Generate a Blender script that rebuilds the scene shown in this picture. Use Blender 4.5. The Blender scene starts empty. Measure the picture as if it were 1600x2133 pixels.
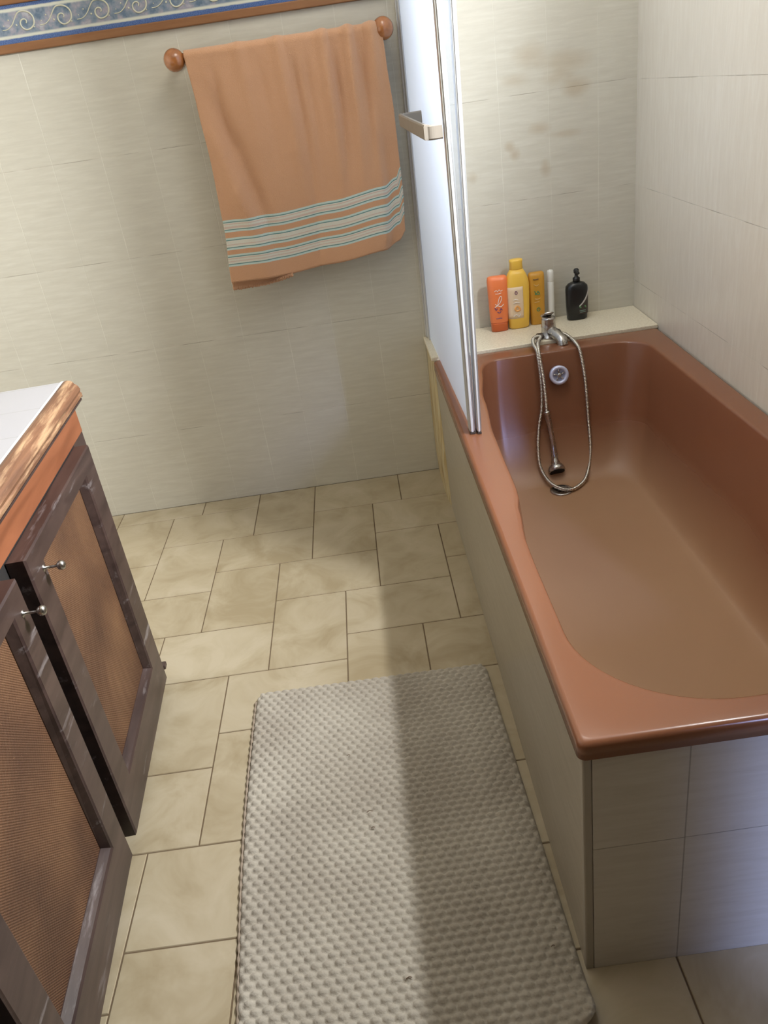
import bpy, bmesh, math, random
from mathutils import Vector, Matrix, noise
random.seed(7)
sc = bpy.context.scene
COL = sc.collection

# ------------------------------------------------------------------ camera
def cam_setup():
    F = 1650.0
    p, y, r = 0.491518, -0.012887, 0.150906
    f = Vector((math.sin(y)*math.cos(p), math.cos(y)*math.cos(p), -math.sin(p)))
    rt = Vector((math.cos(y), -math.sin(y), 0)); dn = f.cross(rt)
    c, s = math.cos(r), math.sin(r)
    r2 = c*rt + s*dn; d2 = -s*rt + c*dn
    cam = bpy.data.cameras.new('camera'); o = bpy.data.objects.new('camera', cam)
    cam.sensor_fit = 'HORIZONTAL'; cam.sensor_width = 36; cam.lens = 36*F/1600
    cam.clip_start = 0.02
    m = Matrix((r2, -d2, -f)).transposed().to_4x4()
    m.translation = (-0.2017, -2.68, 1.28516)
    o.matrix_world = m
    COL.objects.link(o); sc.camera = o
cam_setup()

# ------------------------------------------------------------------ light
w = bpy.data.worlds.new('world'); sc.world = w; w.use_nodes = True
w.node_tree.nodes['Background'].inputs[0].default_value = (0.85, 0.92, 1.0, 1)
w.node_tree.nodes['Background'].inputs[1].default_value = 0.3
def area(name, loc, target, sx, sy, power, color, spread=180):
    l = bpy.data.lights.new(name, 'AREA'); l.shape = 'RECTANGLE'; l.size = sx; l.size_y = sy
    l.energy = power; l.color = color; l.spread = math.radians(spread)
    o = bpy.data.objects.new(name, l); COL.objects.link(o); o.location = loc
    d = Vector(target) - Vector(loc)
    o.rotation_euler = d.to_track_quat('-Z', 'Y').to_euler()
    return o
# daylight through the window high in the right wall
area('window_daylight', (0.80, -1.47, 1.93), (-1.1, -1.15, 1.2), 0.32, 0.17, 72, (0.95, 0.97, 1.0), 145)
# added soft fill below the ceiling, no lamp known there
area('ceiling_fill', (0.12, -0.72, 2.38), (0.12, -0.72, 0), 0.6, 0.6, 7.5, (1.0, 0.95, 0.87))
# added cool light for the tub end panel, through a made-up doorway
area('end_panel_fill', (1.00, -3.50, 1.30), (0.40, -1.92, 0.18), 0.05, 0.4, 4.5, (0.42, 0.53, 1.0), 50)
sc.view_settings.view_transform = 'Standard'
sc.view_settings.look = 'None'
sc.view_settings.gamma = 1.0
sc.view_settings.use_curve_mapping = False
sc.view_settings.exposure = 0.0

# ------------------------------------------------------------------ helpers
def link(name, bm, m, parent=None, smooth=False, kind=None):
    me = bpy.data.meshes.new(name); bm.normal_update(); bm.to_mesh(me); bm.free()
    o = bpy.data.objects.new(name, me); COL.objects.link(o)
    for mm in (m if isinstance(m, (list, tuple)) else [m]): me.materials.append(mm)
    if smooth:
        for p in me.polygons: p.use_smooth = True
    if parent: o.parent = parent
    if kind: o['kind'] = kind
    return o
def thing(name, label, cat, loc=(0, 0, 0), rz=0, group=None):
    o = bpy.data.objects.new(name, None); COL.objects.link(o); o.empty_display_size = 0.05
    o.location = loc; o.rotation_euler = (0, 0, rz)
    o['label'] = label; o['category'] = cat
    if group: o['group'] = group
    return o
def tag(o, label, cat, group=None):
    o['label'] = label; o['category'] = cat
    if group: o['group'] = group
    return o
def bev(o, wd, seg=3):
    m = o.modifiers.new('bevel', 'BEVEL'); m.width = wd; m.segments = seg; m.limit_method = 'ANGLE'
    m.harden_normals = False
    return o
def box(bm, x0, x1, y0, y1, z0, z1):
    v = [bm.verts.new((x, y, z)) for z in (z0, z1) for y in (y0, y1) for x in (x0, x1)]
    for f in ((0, 2, 3, 1), (4, 5, 7, 6), (0, 1, 5, 4), (2, 6, 7, 3), (0, 4, 6, 2), (1, 3, 7, 5)):
        bm.faces.new([v[i] for i in f])
    return v
def boxo(name, b, m, parent=None, bw=0, kind=None):
    bm = bmesh.new(); box(bm, *b); o = link(name, bm, m, parent, kind=kind)
    if bw: bev(o, bw)
    return o
def hexa(bm, P):
    """8 corners ordered like box()"""
    v = [bm.verts.new(p) for p in P]
    for f in ((0, 2, 3, 1), (4, 5, 7, 6), (0, 1, 5, 4), (2, 6, 7, 3), (0, 4, 6, 2), (1, 3, 7, 5)):
        bm.faces.new([v[i] for i in f])
def loft(bm, rings, cap0=True, cap1=True, closed=True):
    vr = [[bm.verts.new(p) for p in r] for r in rings]
    n = len(rings[0])
    for a, b in zip(vr, vr[1:]):
        for i in range(n if closed else n-1):
            j = (i+1) % n
            bm.faces.new((a[i], a[j], b[j], b[i]))
    if closed and cap0: bm.faces.new(list(reversed(vr[0])))
    if closed and cap1: bm.faces.new(vr[-1])
    return vr
def catmull(pts, n):
    P = [Vector(p) for p in pts]; P = [2*P[0]-P[1]] + P + [2*P[-1]-P[-2]]
    out = []
    for i in range(1, len(P)-2):
        for k in range(n):
            t = k/n
            a, b, c, d = P[i-1], P[i], P[i+1], P[i+2]
            out.append(0.5*((2*b)+(c-a)*t+(2*a-5*b+4*c-d)*t*t+(3*b-3*c+d-a)*t**3))
    out.append(P[-2]); return out
def tube(bm, pts, rad, seg=10, caps=True):
    """pts polyline; rad number or function(index, arc length)"""
    pts = [Vector(p) for p in pts]
    t0 = (pts[1]-pts[0]).normalized(); up = Vector((0, 0, 1)) if abs(t0.z) < .9 else Vector((1, 0, 0))
    nrm = t0.cross(up).normalized(); rings = []; s = 0
    for i, p in enumerate(pts):
        if i: s += (p-pts[i-1]).length
        t = (pts[min(i+1, len(pts)-1)]-pts[max(i-1, 0)]).normalized()
        nrm = (nrm-t*nrm.dot(t)).normalized(); b = t.cross(nrm)
        r = rad(i, s) if callable(rad) else rad
        rings.append([p+nrm*r*math.cos(a)+b*r*math.sin(a) for a in [2*math.pi*k/seg for k in range(seg)]])
    loft(bm, rings, caps, caps)
def resample(pts, step):
    pts = [Vector(p) for p in pts]; out = [pts[0]]; acc = 0
    for a, b in zip(pts, pts[1:]):
        L = (b-a).length; d = step-acc
        while d <= L:
            out.append(a.lerp(b, d/L)); d += step
        acc = L-(d-step)
    return out
def lathe(bm, prof, seg=24, origin=(0, 0, 0), mat=None):
    o = Vector(origin); rings = []
    for r, z in prof:
        ring = [Vector((r*math.cos(2*math.pi*k/seg), r*math.sin(2*math.pi*k/seg), z)) for k in range(seg)]
        if mat: ring = [mat @ v for v in ring]
        rings.append([v+o for v in ring])
    loft(bm, rings)

# ------------------------------------------------------------------ materials
def mat(name):
    m = bpy.data.materials.new(name); m.use_nodes = True; nt = m.node_tree
    return m, nt, nt.nodes['Principled BSDF']
def N(nt, t, **kw):
    n = nt.nodes.new(t)
    for k, v in kw.items():
        if k.startswith('i_'):
            key = k[2:]; key = int(key) if key.isdigit() else key
            n.inputs[key].default_value = v
        else: setattr(n, k, v)
    return n
def flat(name, col, rough=.5, metal=0, coat=0, spec=None, emit=None):
    m, nt, b = mat(name)
    b.inputs['Base Color'].default_value = (*col, 1); b.inputs['Roughness'].default_value = rough
    b.inputs['Metallic'].default_value = metal; b.inputs['Coat Weight'].default_value = coat
    if spec is not None: b.inputs['Specular IOR Level'].default_value = spec
    tc = N(nt, 'ShaderNodeTexCoord'); nz = N(nt, 'ShaderNodeTexNoise', i_Scale=60.0)
    nt.links.new(tc.outputs['Object'], nz.inputs['Vector'])
    mr = N(nt, 'ShaderNodeMapRange'); mr.inputs[3].default_value = max(0, rough-.05); mr.inputs[4].default_value = min(1, rough+.05)
    nt.links.new(nz.outputs[0], mr.inputs[0]); nt.links.new(mr.outputs[0], b.inputs['Roughness'])
    return m
def coords(nt, sx=1, sy=1, sz=1, loc=(0, 0, 0), rot=(0, 0, 0)):
    tc = N(nt, 'ShaderNodeTexCoord'); mp = N(nt, 'ShaderNodeMapping')
    mp.inputs['Scale'].default_value = (sx, sy, sz); mp.inputs['Location'].default_value = loc
    mp.inputs['Rotation'].default_value = rot
    nt.links.new(tc.outputs['Object'], mp.inputs['Vector']); return mp.outputs[0]
def ramp(nt, src, stops, interp='LINEAR'):
    r = N(nt, 'ShaderNodeValToRGB'); cr = r.color_ramp; cr.interpolation = interp
    while len(cr.elements) > 1: cr.elements.remove(cr.elements[-1])
    cr.elements[0].position = stops[0][0]; cr.elements[0].color = (*stops[0][1], 1)
    for p, c in stops[1:]:
        e = cr.elements.new(p); e.color = (*c, 1)
    nt.links.new(src, r.inputs[0]); return r.outputs[0]
def mix(nt, fac, a, b, blend='MIX'):
    m = N(nt, 'ShaderNodeMix', data_type='RGBA', blend_type=blend)
    for s, v in ((0, fac), (6, a), (7, b)):
        if isinstance(v, (int, float)): m.inputs[s].default_value = v
        elif isinstance(v, tuple): m.inputs[s].default_value = (*v, 1)
        else: nt.links.new(v, m.inputs[s])
    return m.outputs[2]
def math_(nt, op, a, b=None, c=None):
    m = N(nt, 'ShaderNodeMath', operation=op)
    for i, v in enumerate((a, b, c)):
        if v is None: continue
        if isinstance(v, (int, float)): m.inputs[i].default_value = v
        else: nt.links.new(v, m.inputs[i])
    return m.outputs[0]
def bump(nt, b, h, dist, strength=1):
    n = N(nt, 'ShaderNodeBump'); n.inputs['Distance'].default_value = dist; n.inputs['Strength'].default_value = strength
    nt.links.new(h, n.inputs['Height']); nt.links.new(n.outputs[0], b.inputs['Normal'])

def wall_tiles(name, axis, u0, w_, h_, streak='h', base=((.565, .54, .455), (.61, .585, .495), (.665, .645, .555)), blotches=False, z0=0.0, joint=.0013, rough=.3, dark=False):
    m, nt, b = mat(name)
    tc = N(nt, 'ShaderNodeTexCoord'); sp = N(nt, 'ShaderNodeSeparateXYZ'); nt.links.new(tc.outputs['Object'], sp.inputs[0])
    u = sp.outputs[{'x': 0, 'y': 1}[axis]]
    cb = N(nt, 'ShaderNodeCombineXYZ')
    nt.links.new(math_(nt, 'SUBTRACT', u, u0), cb.inputs[0]); nt.links.new(math_(nt, 'SUBTRACT', sp.outputs[2], z0), cb.inputs[1])
    def brick(bw, rh, mo):
        k = N(nt, 'ShaderNodeTexBrick', offset=0.0, squash=1.0)
        k.inputs['Scale'].default_value = 1; k.inputs['Mortar Size'].default_value = mo; k.inputs['Mortar Smooth'].default_value = .4
        k.inputs['Brick Width'].default_value = bw; k.inputs['Row Height'].default_value = rh; k.inputs['Bias'].default_value = 0
        k.inputs['Color1'].default_value = (0.35, 0.35, 0.35, 1); k.inputs['Color2'].default_value = (.65, .65, .65, 1)
        nt.links.new(cb.outputs[0], k.inputs['Vector']); return k
    kv = brick(w_, 50.0, joint); kh = brick(50.0, h_, joint*.8); kt = brick(w_, h_, 0.0)
    # streaks brushed along the tile
    mp = N(nt, 'ShaderNodeMapping'); mp.inputs['Scale'].default_value = (9, 80, 1) if streak == 'h' else (60, 9, 1)
    nt.links.new(cb.outputs[0], mp.inputs['Vector'])
    n1 = N(nt, 'ShaderNodeTexNoise', i_Scale=1.0, i_Detail=5.0, i_Roughness=.65, i_Distortion=.25); nt.links.new(mp.outputs[0], n1.inputs['Vector'])
    n2 = N(nt, 'ShaderNodeTexNoise', i_Scale=3.0, i_Detail=2.0); nt.links.new(tc.outputs['Object'], n2.inputs['Vector'])
    f = math_(nt, 'ADD', math_(nt, 'MULTIPLY', n1.outputs[0], .75), math_(nt, 'MULTIPLY', n2.outputs[0], .25))
    f = math_(nt, 'ADD', f, math_(nt, 'MULTIPLY', math_(nt, 'SUBTRACT', kt.outputs['Color'], .5), .16))
    col = ramp(nt, f, [(.3, base[0]), (.5, base[1]), (.7, base[2])])
    # light grout of the upright joints, worn unevenly; thin grout lines in between the rows
    n3 = N(nt, 'ShaderNodeTexNoise', i_Scale=9.0, i_Detail=3.0); nt.links.new(tc.outputs['Object'], n3.inputs['Vector'])
    jf = math_(nt, 'MULTIPLY', kv.outputs['Fac'], math_(nt, 'MULTIPLY_ADD', n3.outputs[0], 2.2, -.55))
    jf = math_(nt, 'MAXIMUM', math_(nt, 'MINIMUM', jf, 1.0), 0.0)
    if dark:
        col = mix(nt, math_(nt, 'MULTIPLY', kv.outputs['Fac'], .5), col, (.13, .11, .08))
    else:
        col = mix(nt, math_(nt, 'MULTIPLY', jf, .75), col, (.78, .76, .66))
    hc = ramp(nt, n3.outputs[0], [(.42, (.26, .22, .17)), (.56, (.68, .64, .55))]) if not dark else None
    if dark: col = mix(nt, math_(nt, 'MULTIPLY', kh.outputs['Fac'], .55), col, (.15, .13, .10))
    else: col = mix(nt, math_(nt, 'MULTIPLY', kh.outputs['Fac'], .6), col, hc)
    if blotches:  # brown patches at set spots, edges broken up by noise
        for sx, sz, rx, rz, am in blotches:
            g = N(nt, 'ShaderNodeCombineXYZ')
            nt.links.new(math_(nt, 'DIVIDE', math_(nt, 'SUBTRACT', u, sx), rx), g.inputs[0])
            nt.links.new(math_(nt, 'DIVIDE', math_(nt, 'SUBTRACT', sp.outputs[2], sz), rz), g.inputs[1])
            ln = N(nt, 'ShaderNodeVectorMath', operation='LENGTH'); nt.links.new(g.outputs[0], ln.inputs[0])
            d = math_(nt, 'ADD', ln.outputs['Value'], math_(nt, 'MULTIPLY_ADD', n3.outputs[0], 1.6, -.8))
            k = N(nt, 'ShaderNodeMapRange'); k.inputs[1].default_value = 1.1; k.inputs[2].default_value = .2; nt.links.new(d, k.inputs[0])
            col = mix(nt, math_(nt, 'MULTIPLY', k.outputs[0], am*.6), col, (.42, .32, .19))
    nt.links.new(col, b.inputs['Base Color']); b.inputs['Roughness'].default_value = rough
    b.inputs['Specular IOR Level'].default_value = .4
    hh = math_(nt, 'SUBTRACT', math_(nt, 'MULTIPLY', n1.outputs[0], .25), kt.outputs['Fac'])
    bump(nt, b, math_(nt, 'SUBTRACT', hh, math_(nt, 'MAXIMUM', kv.outputs['Fac'], kh.outputs['Fac'])), .0006, .6)
    return m
WX0 = -1.0762; WW = .15219; WH = .30
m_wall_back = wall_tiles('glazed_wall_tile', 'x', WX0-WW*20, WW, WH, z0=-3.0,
    blotches=[(.39, 1.30, .06, .035, .55), (.50, 1.27, .08, .035, .6), (.53, 1.20, .05, .03, .75), (.47, 1.23, .05, .02, .5), (.34, 1.24, .05, .02, .45),
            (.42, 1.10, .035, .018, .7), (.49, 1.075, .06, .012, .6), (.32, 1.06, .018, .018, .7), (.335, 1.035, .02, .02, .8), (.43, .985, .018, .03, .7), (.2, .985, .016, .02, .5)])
m_wall_side = wall_tiles('lightened_side_wall_tile', 'y', -.02-WW*30, WW, WH, streak='v', z0=-3.005,
    base=((.65, .60, .505), (.69, .64, .545), (.735, .695, .605)))  # same tile as the back wall, base lightened to stand in for light
m_panel = wall_tiles('tub_panel_tile', 'y', -5.0, 50, .28, base=((.34, .305, .235), (.39, .35, .275), (.44, .40, .325)), z0=-2.8, joint=.001)
m_panel_end = wall_tiles('tub_end_panel_tile', 'x', .146-.3*10, .3, .283, base=((.52, .49, .43), (.575, .545, .485), (.62, .595, .54)), z0=-2.83, joint=.0012, dark=True)

def floor_mat():
    m, nt, b = mat('beige_floor_tile')
    tc = N(nt, 'ShaderNodeTexCoord'); g = N(nt, 'ShaderNodeNewGeometry')
    n1 = N(nt, 'ShaderNodeTexNoise', i_Scale=7.0, i_Detail=4.0, i_Roughness=.6, i_Distortion=.8); nt.links.new(tc.outputs['Object'], n1.inputs['Vector'])
    f = math_(nt, 'ADD', n1.outputs[0], math_(nt, 'MULTIPLY', math_(nt, 'SUBTRACT', g.outputs['Random Per Island'], .5), .16))
    col = ramp(nt, f, [(.3, (.325, .262, .16)), (.5, (.40, .335, .222)), (.7, (.46, .395, .28))])
    nt.links.new(col, b.inputs['Base Color']); b.inputs['Roughness'].default_value = .38
    bump(nt, b, n1.outputs[0], .0015, .5)
    return m
m_floor = floor_mat()
m_grout = flat('brown_floor_grout', (.13, .09, .05), .9)

def tub_mat():
    m, nt, b = mat('terracotta_enamel')
    tc = N(nt, 'ShaderNodeTexCoord'); sp = N(nt, 'ShaderNodeSeparateXYZ'); nt.links.new(tc.outputs['Object'], sp.inputs[0])
    n1 = N(nt, 'ShaderNodeTexNoise', i_Scale=3.0, i_Detail=3.0, i_Roughness=.5); nt.links.new(tc.outputs['Object'], n1.inputs['Vector'])
    n2 = N(nt, 'ShaderNodeTexNoise', i_Scale=120.0, i_Detail=3.0); nt.links.new(tc.outputs['Object'], n2.inputs['Vector'])
    base = mix(nt, n1.outputs[0], (.20, .079, .038), (.26, .107, .055))
    # worn, scaled bottom of the tub
    k = N(nt, 'ShaderNodeMapRange'); k.inputs[1].default_value = .30; k.inputs[2].default_value = .12
    nt.links.new(math_(nt, 'ADD', sp.outputs[2], math_(nt, 'MULTIPLY_ADD', n1.outputs[0], .10, -.05)), k.inputs[0])
    col = mix(nt, math_(nt, 'MULTIPLY', k.outputs[0], .75), base, (.48, .30, .17))
    nt.links.new(col, b.inputs['Base Color'])
    rg = N(nt, 'ShaderNodeMapRange'); rg.inputs[3].default_value = .24; rg.inputs[4].default_value = .5
    nt.links.new(k.outputs[0], rg.inputs[0]); nt.links.new(rg.outputs[0], b.inputs['Roughness'])
    # lime bloom on the near corner of the rim
    bump(nt, b, n2.outputs[0], .0002, .35)
    return m
m_tub = tub_mat()

def wood(name, c0, c1, axis_scale, rough=.45, wear=None, coat=0):
    m, nt, b = mat(name)
    v = coords(nt, *axis_scale)
    n1 = N(nt, 'ShaderNodeTexNoise', i_Scale=1.0, i_Detail=5.0, i_Roughness=.6, i_Distortion=.5); nt.links.new(v, n1.inputs['Vector'])
    col = ramp(nt, n1.outputs[0], [(.35, c0), (.65, c1)])
    if wear:
        n2 = N(nt, 'ShaderNodeTexNoise', i_Scale=.8, i_Detail=6.0, i_Roughness=.7); nt.links.new(coords(nt, *[s*1.3 for s in axis_scale], loc=(3, 1, 2)), n2.inputs['Vector'])
        k = N(nt, 'ShaderNodeMapRange'); k.inputs[1].default_value = wear[1]; k.inputs[2].default_value = wear[1]+.16; nt.links.new(n2.outputs[0], k.inputs[0])
        col = mix(nt, math_(nt, 'MULTIPLY', k.outputs[0], wear[2]), col, wear[0])
    nt.links.new(col, b.inputs['Base Color']); b.inputs['Roughness'].default_value = rough
    b.inputs['Coat Weight'].default_value = coat; b.inputs['Coat Roughness'].default_value = .15
    bump(nt, b, n1.outputs[0], .0006, .5)
    return m
m_dark = wood('dark_stained_wood', (.030, .017, .015), (.062, .038, .032), (30, 4, 30), .38, ((.30, .27, .27), .60, .7))
m_fascia = wood('orange_stained_wood', (.17, .055, .021), (.25, .087, .036), (20, 3, 20), .5)
m_side = wood('brown_cabinet_wood', (.11, .055, .028), (.19, .10, .055), (20, 20, 3), .5)
m_nosing = wood('worn_nosing_wood', (.11, .05, .025), (.19, .09, .045), (60, 5, 60), .5, ((.46, .30, .165), .48, .75))
m_trim = wood('brown_border_trim', (.22, .095, .035), (.27, .125, .05), (6, 30, 60), .5)
m_knobwood = wood('varnished_pine', (.30, .10, .025), (.45, .17, .05), (30, 30, 30), .25, coat=.8)

def cane_mat():
    m, nt, b = mat('brown_woven_cane')
    v = coords(nt, 1, 1, 1)
    sp = N(nt, 'ShaderNodeSeparateXYZ'); nt.links.new(v, sp.inputs[0])
    P = 2*math.pi/.0052
    a = math_(nt, 'SINE', math_(nt, 'MULTIPLY', sp.outputs[1], P)); c = math_(nt, 'SINE', math_(nt, 'MULTIPLY', sp.outputs[2], P))
    wv = math_(nt, 'MULTIPLY', a, c)
    n1 = N(nt, 'ShaderNodeTexNoise', i_Scale=6.0, i_Detail=3.0); nt.links.new(v, n1.inputs['Vector'])
    base = ramp(nt, n1.outputs[0], [(.3, (.075, .032, .014)), (.5, (.13, .060, .026)), (.7, (.20, .10, .044))])
    col = mix(nt, math_(nt, 'MULTIPLY_ADD', wv, .28, .28), base, (.07, .03, .014))
    nt.links.new(col, b.inputs['Base Color']); b.inputs['Roughness'].default_value = .6
    bump(nt, b, wv, .0012, .6)
    return m
m_cane = cane_mat()

def counter_mat():
    m, nt, b = mat('white_counter_tile')
    v = coords(nt, 1, 1, 1)
    k = N(nt, 'ShaderNodeTexBrick', offset=0.0); k.inputs['Scale'].default_value = 1
    k.inputs['Brick Width'].default_value = .2; k.inputs['Row Height'].default_value = .15; k.inputs['Mortar Size'].default_value = .0015
    k.inputs['Color1'].default_value = (.37, .365, .385, 1); k.inputs['Color2'].default_value = (.385, .38, .40, 1); k.inputs['Mortar'].default_value = (.31, .305, .31, 1)
    nt.links.new(v, k.inputs['Vector']); nt.links.new(k.outputs['Color'], b.inputs['Base Color']); b.inputs['Roughness'].default_value = .3
    return m
m_counter = counter_mat()
m_whitegrout = flat('white_counter_grout', (.60, .64, .66), .6)

def ledge_mat():
    m, nt, b = mat('cream_speckled_tile')
    v = coords(nt)
    n1 = N(nt, 'ShaderNodeTexNoise', i_Scale=160.0, i_Detail=4.0, i_Roughness=.7); nt.links.new(v, n1.inputs['Vector'])
    n2 = N(nt, 'ShaderNodeTexNoise', i_Scale=6.0); nt.links.new(v, n2.inputs['Vector'])
    c = ramp(nt, n1.outputs[0], [(.35, (.68, .61, .46)), (.6, (.86, .80, .64))])
    c = mix(nt, math_(nt, 'MULTIPLY', n2.outputs[0], .3), c, (.74, .65, .47))
    nt.links.new(c, b.inputs['Base Color']); b.inputs['Roughness'].default_value = .4
    return m
m_ledge = ledge_mat()
def yellow_mat():
    m, nt, b = mat('yellowed_tile_edge')
    n1 = N(nt, 'ShaderNodeTexNoise', i_Scale=1.0, i_Detail=4.0); nt.links.new(coords(nt, 60, 60, 9), n1.inputs['Vector'])
    nt.links.new(ramp(nt, n1.outputs[0], [(.35, (.36, .25, .10)), (.5, (.55, .44, .23)), (.65, (.58, .52, .36))]), b.inputs['Base Color'])
    b.inputs['Roughness'].default_value = .5
    return m
m_yellow = yellow_mat()

def towel_mat():
    m, nt, b = mat('peach_striped_terry')
    uv = N(nt, 'ShaderNodeUVMap'); sp = N(nt, 'ShaderNodeSeparateXYZ'); nt.links.new(uv.outputs[0], sp.inputs[0])
    peach = (.60, .345, .20); white = (.66, .66, .58); teal = (.13, .27, .26); pk = (.62, .50, .42); pale = (.52, .66, .62)
    st = [(0.0, peach)]
    s = .048
    for k in range(3):
        for d, c in ((.0, pale), (.0055, teal), (.0082, white), (.0125, pk), (.0165, white), (.0225, pk), (.0245, white), (.0275, teal), (.0300, pale), (.0355, peach)):
            st.append(((s+d)/.7, c))
        s += .0500
    col = ramp(nt, sp.outputs[1], st, 'CONSTANT')
    tc = N(nt, 'ShaderNodeTexCoord')
    n1 = N(nt, 'ShaderNodeTexNoise', i_Scale=420.0, i_Detail=3.0); nt.links.new(tc.outputs['Object'], n1.inputs['Vector'])
    n2 = N(nt, 'ShaderNodeTexNoise', i_Scale=9.0, i_Detail=3.0); nt.links.new(tc.outputs['Object'], n2.inputs['Vector'])
    col = mix(nt, math_(nt, 'MULTIPLY', n1.outputs[0], .5), col, (.70, .42, .25), 'MULTIPLY')
    c2 = mix(nt, .62, col, ramp(nt, sp.outputs[1], st, 'CONSTANT'))
    c3 = mix(nt, math_(nt, 'MULTIPLY', n2.outputs[0], .25), c2, (.62, .36, .20))
    nt.links.new(c2, b.inputs['Base Color']); b.inputs['Roughness'].default_value = .95
    b.inputs['Sheen Weight'].default_value = .35; b.inputs['Specular IOR Level'].default_value = .1
    bump(nt, b, n1.outputs[0], .003, .6)
    return m
m_towel = towel_mat()

def rug_mat():
    m, nt, b = mat('cream_knotted_cotton')
    tc = N(nt, 'ShaderNodeTexCoord')
    n1 = N(nt, 'ShaderNodeTexNoise', i_Scale=260.0, i_Detail=3.0); nt.links.new(tc.outputs['Object'], n1.inputs['Vector'])
    n2 = N(nt, 'ShaderNodeTexNoise', i_Scale=5.0, i_Detail=3.0); nt.links.new(tc.outputs['Object'], n2.inputs['Vector'])
    c = ramp(nt, n2.outputs[0], [(.35, (.33, .295, .24)), (.65, (.415, .38, .315))])
    c = mix(nt, math_(nt, 'MULTIPLY', n1.outputs[0], .35), c, (.54, .50, .43))
    nt.links.new(c, b.inputs['Base Color']); b.inputs['Roughness'].default_value = .95
    b.inputs['Specular IOR Level'].default_value = .15
    bump(nt, b, n1.outputs[0], .002, .6)
    return m
m_rug = rug_mat()

def screen_mat():
    m, nt, b = mat('frosted_white_plastic')
    b.inputs['Base Color'].default_value = (.80, .83, .88, 1); b.inputs['Roughness'].default_value = .35
    nz = N(nt, 'ShaderNodeTexNoise', i_Scale=90.0); nt.links.new(coords(nt), nz.inputs['Vector']); bump(nt, b, nz.outputs[0], .0006, .4)
    tr = N(nt, 'ShaderNodeBsdfTranslucent'); tr.inputs[0].default_value = (.90, .94, 1.0, 1)
    mx = N(nt, 'ShaderNodeMixShader'); mx.inputs[0].default_value = .65
    nt.links.new(b.outputs[0], mx.inputs[1]); nt.links.new(tr.outputs[0], mx.inputs[2])
    nt.links.new(mx.outputs[0], nt.nodes['Material Output'].inputs['Surface'])
    return m
m_screen = screen_mat()
def acrylic_mat():
    m, nt, b = mat('clear_hazy_acrylic')
    b.inputs['Base Color'].default_value = (.85, .88, .92, 1); b.inputs['Roughness'].default_value = .3
    nz = N(nt, 'ShaderNodeTexNoise', i_Scale=60.0); nt.links.new(coords(nt), nz.inputs['Vector']); bump(nt, b, nz.outputs[0], .0003, .3)
    tp = N(nt, 'ShaderNodeBsdfTransparent'); tp.inputs[0].default_value = (.95, .97, 1, 1)
    mx = N(nt, 'ShaderNodeMixShader'); mx.inputs[0].default_value = .85
    nt.links.new(b.outputs[0], mx.inputs[1]); nt.links.new(tp.outputs[0], mx.inputs[2])
    nt.links.new(mx.outputs[0], nt.nodes['Material Output'].inputs['Surface'])
    return m
m_acrylic = acrylic_mat()  # tub-side pane made clear so the white pane stays bright
m_alu = flat('satin_aluminium', (.62, .64, .66), .32, .75)
m_aluw = flat('white_lacquered_profile', (.74, .77, .80), .3)
m_gasket = flat('dark_rubber_gasket', (.06, .045, .035), .6)
m_handle = flat('beige_plastic_handle', (.25, .22, .18), .5)
m_chrome = flat('dulled_chrome', (.48, .46, .43), .27, 1.0)
m_hose = flat('steel_hose', (.52, .49, .43), .28, 1.0)
m_black = flat('black_plastic', (.010, .011, .012), .3)
m_orange = flat('orange_bottle_plastic', (.85, .22, .07), .35)
m_orangecap = flat('dark_orange_cap', (.62, .13, .03), .35)
m_yellowb = flat('yellow_bottle_plastic', (.88, .55, .08), .35)
m_ochre = flat('ochre_tube_plastic', (.62, .31, .035), .35)
m_cream = flat('cream_label', (.80, .62, .42), .5)
m_inkw = flat('white_print', (.85, .78, .72), .5)
m_inkp = flat('purple_print', (.20, .06, .14), .5)
m_inkg = flat('green_print', (.10, .26, .10), .5)
m_inkb = flat('dark_print', (.12, .07, .04), .5)
m_inkgr = flat('grey_green_print', (.16, .26, .22), .5)
m_maroon = flat('dark_brown_label', (.045, .032, .026), .4)
m_silver = flat('silver_stripe', (.62, .60, .60), .35, .3)
m_whitep = flat('white_tube_plastic', (.80, .80, .74), .4)
m_gapblack = flat('gap_shade_black', (.012, .010, .009), .8)  # near-black: shade painted into gaps, and the dark spray plate
m_plaster = flat('white_plaster', (.72, .70, .64), .8)
m_dimwall = flat('dim_unseen_wall', (.16, .12, .08), .8)  # unseen walls coloured dark to cut bounced light
m_winframe = flat('white_window_frame', (.75, .75, .73), .4)
def pane_mat():
    m, nt, b = mat('daylit_frosted_pane')
    b.inputs['Base Color'].default_value = (.8, .85, .9, 1); b.inputs['Roughness'].default_value = .6
    b.inputs['Emission Color'].default_value = (.85, .93, 1, 1); b.inputs['Emission Strength'].default_value = 1.2
    return m
m_pane = pane_mat()

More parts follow.
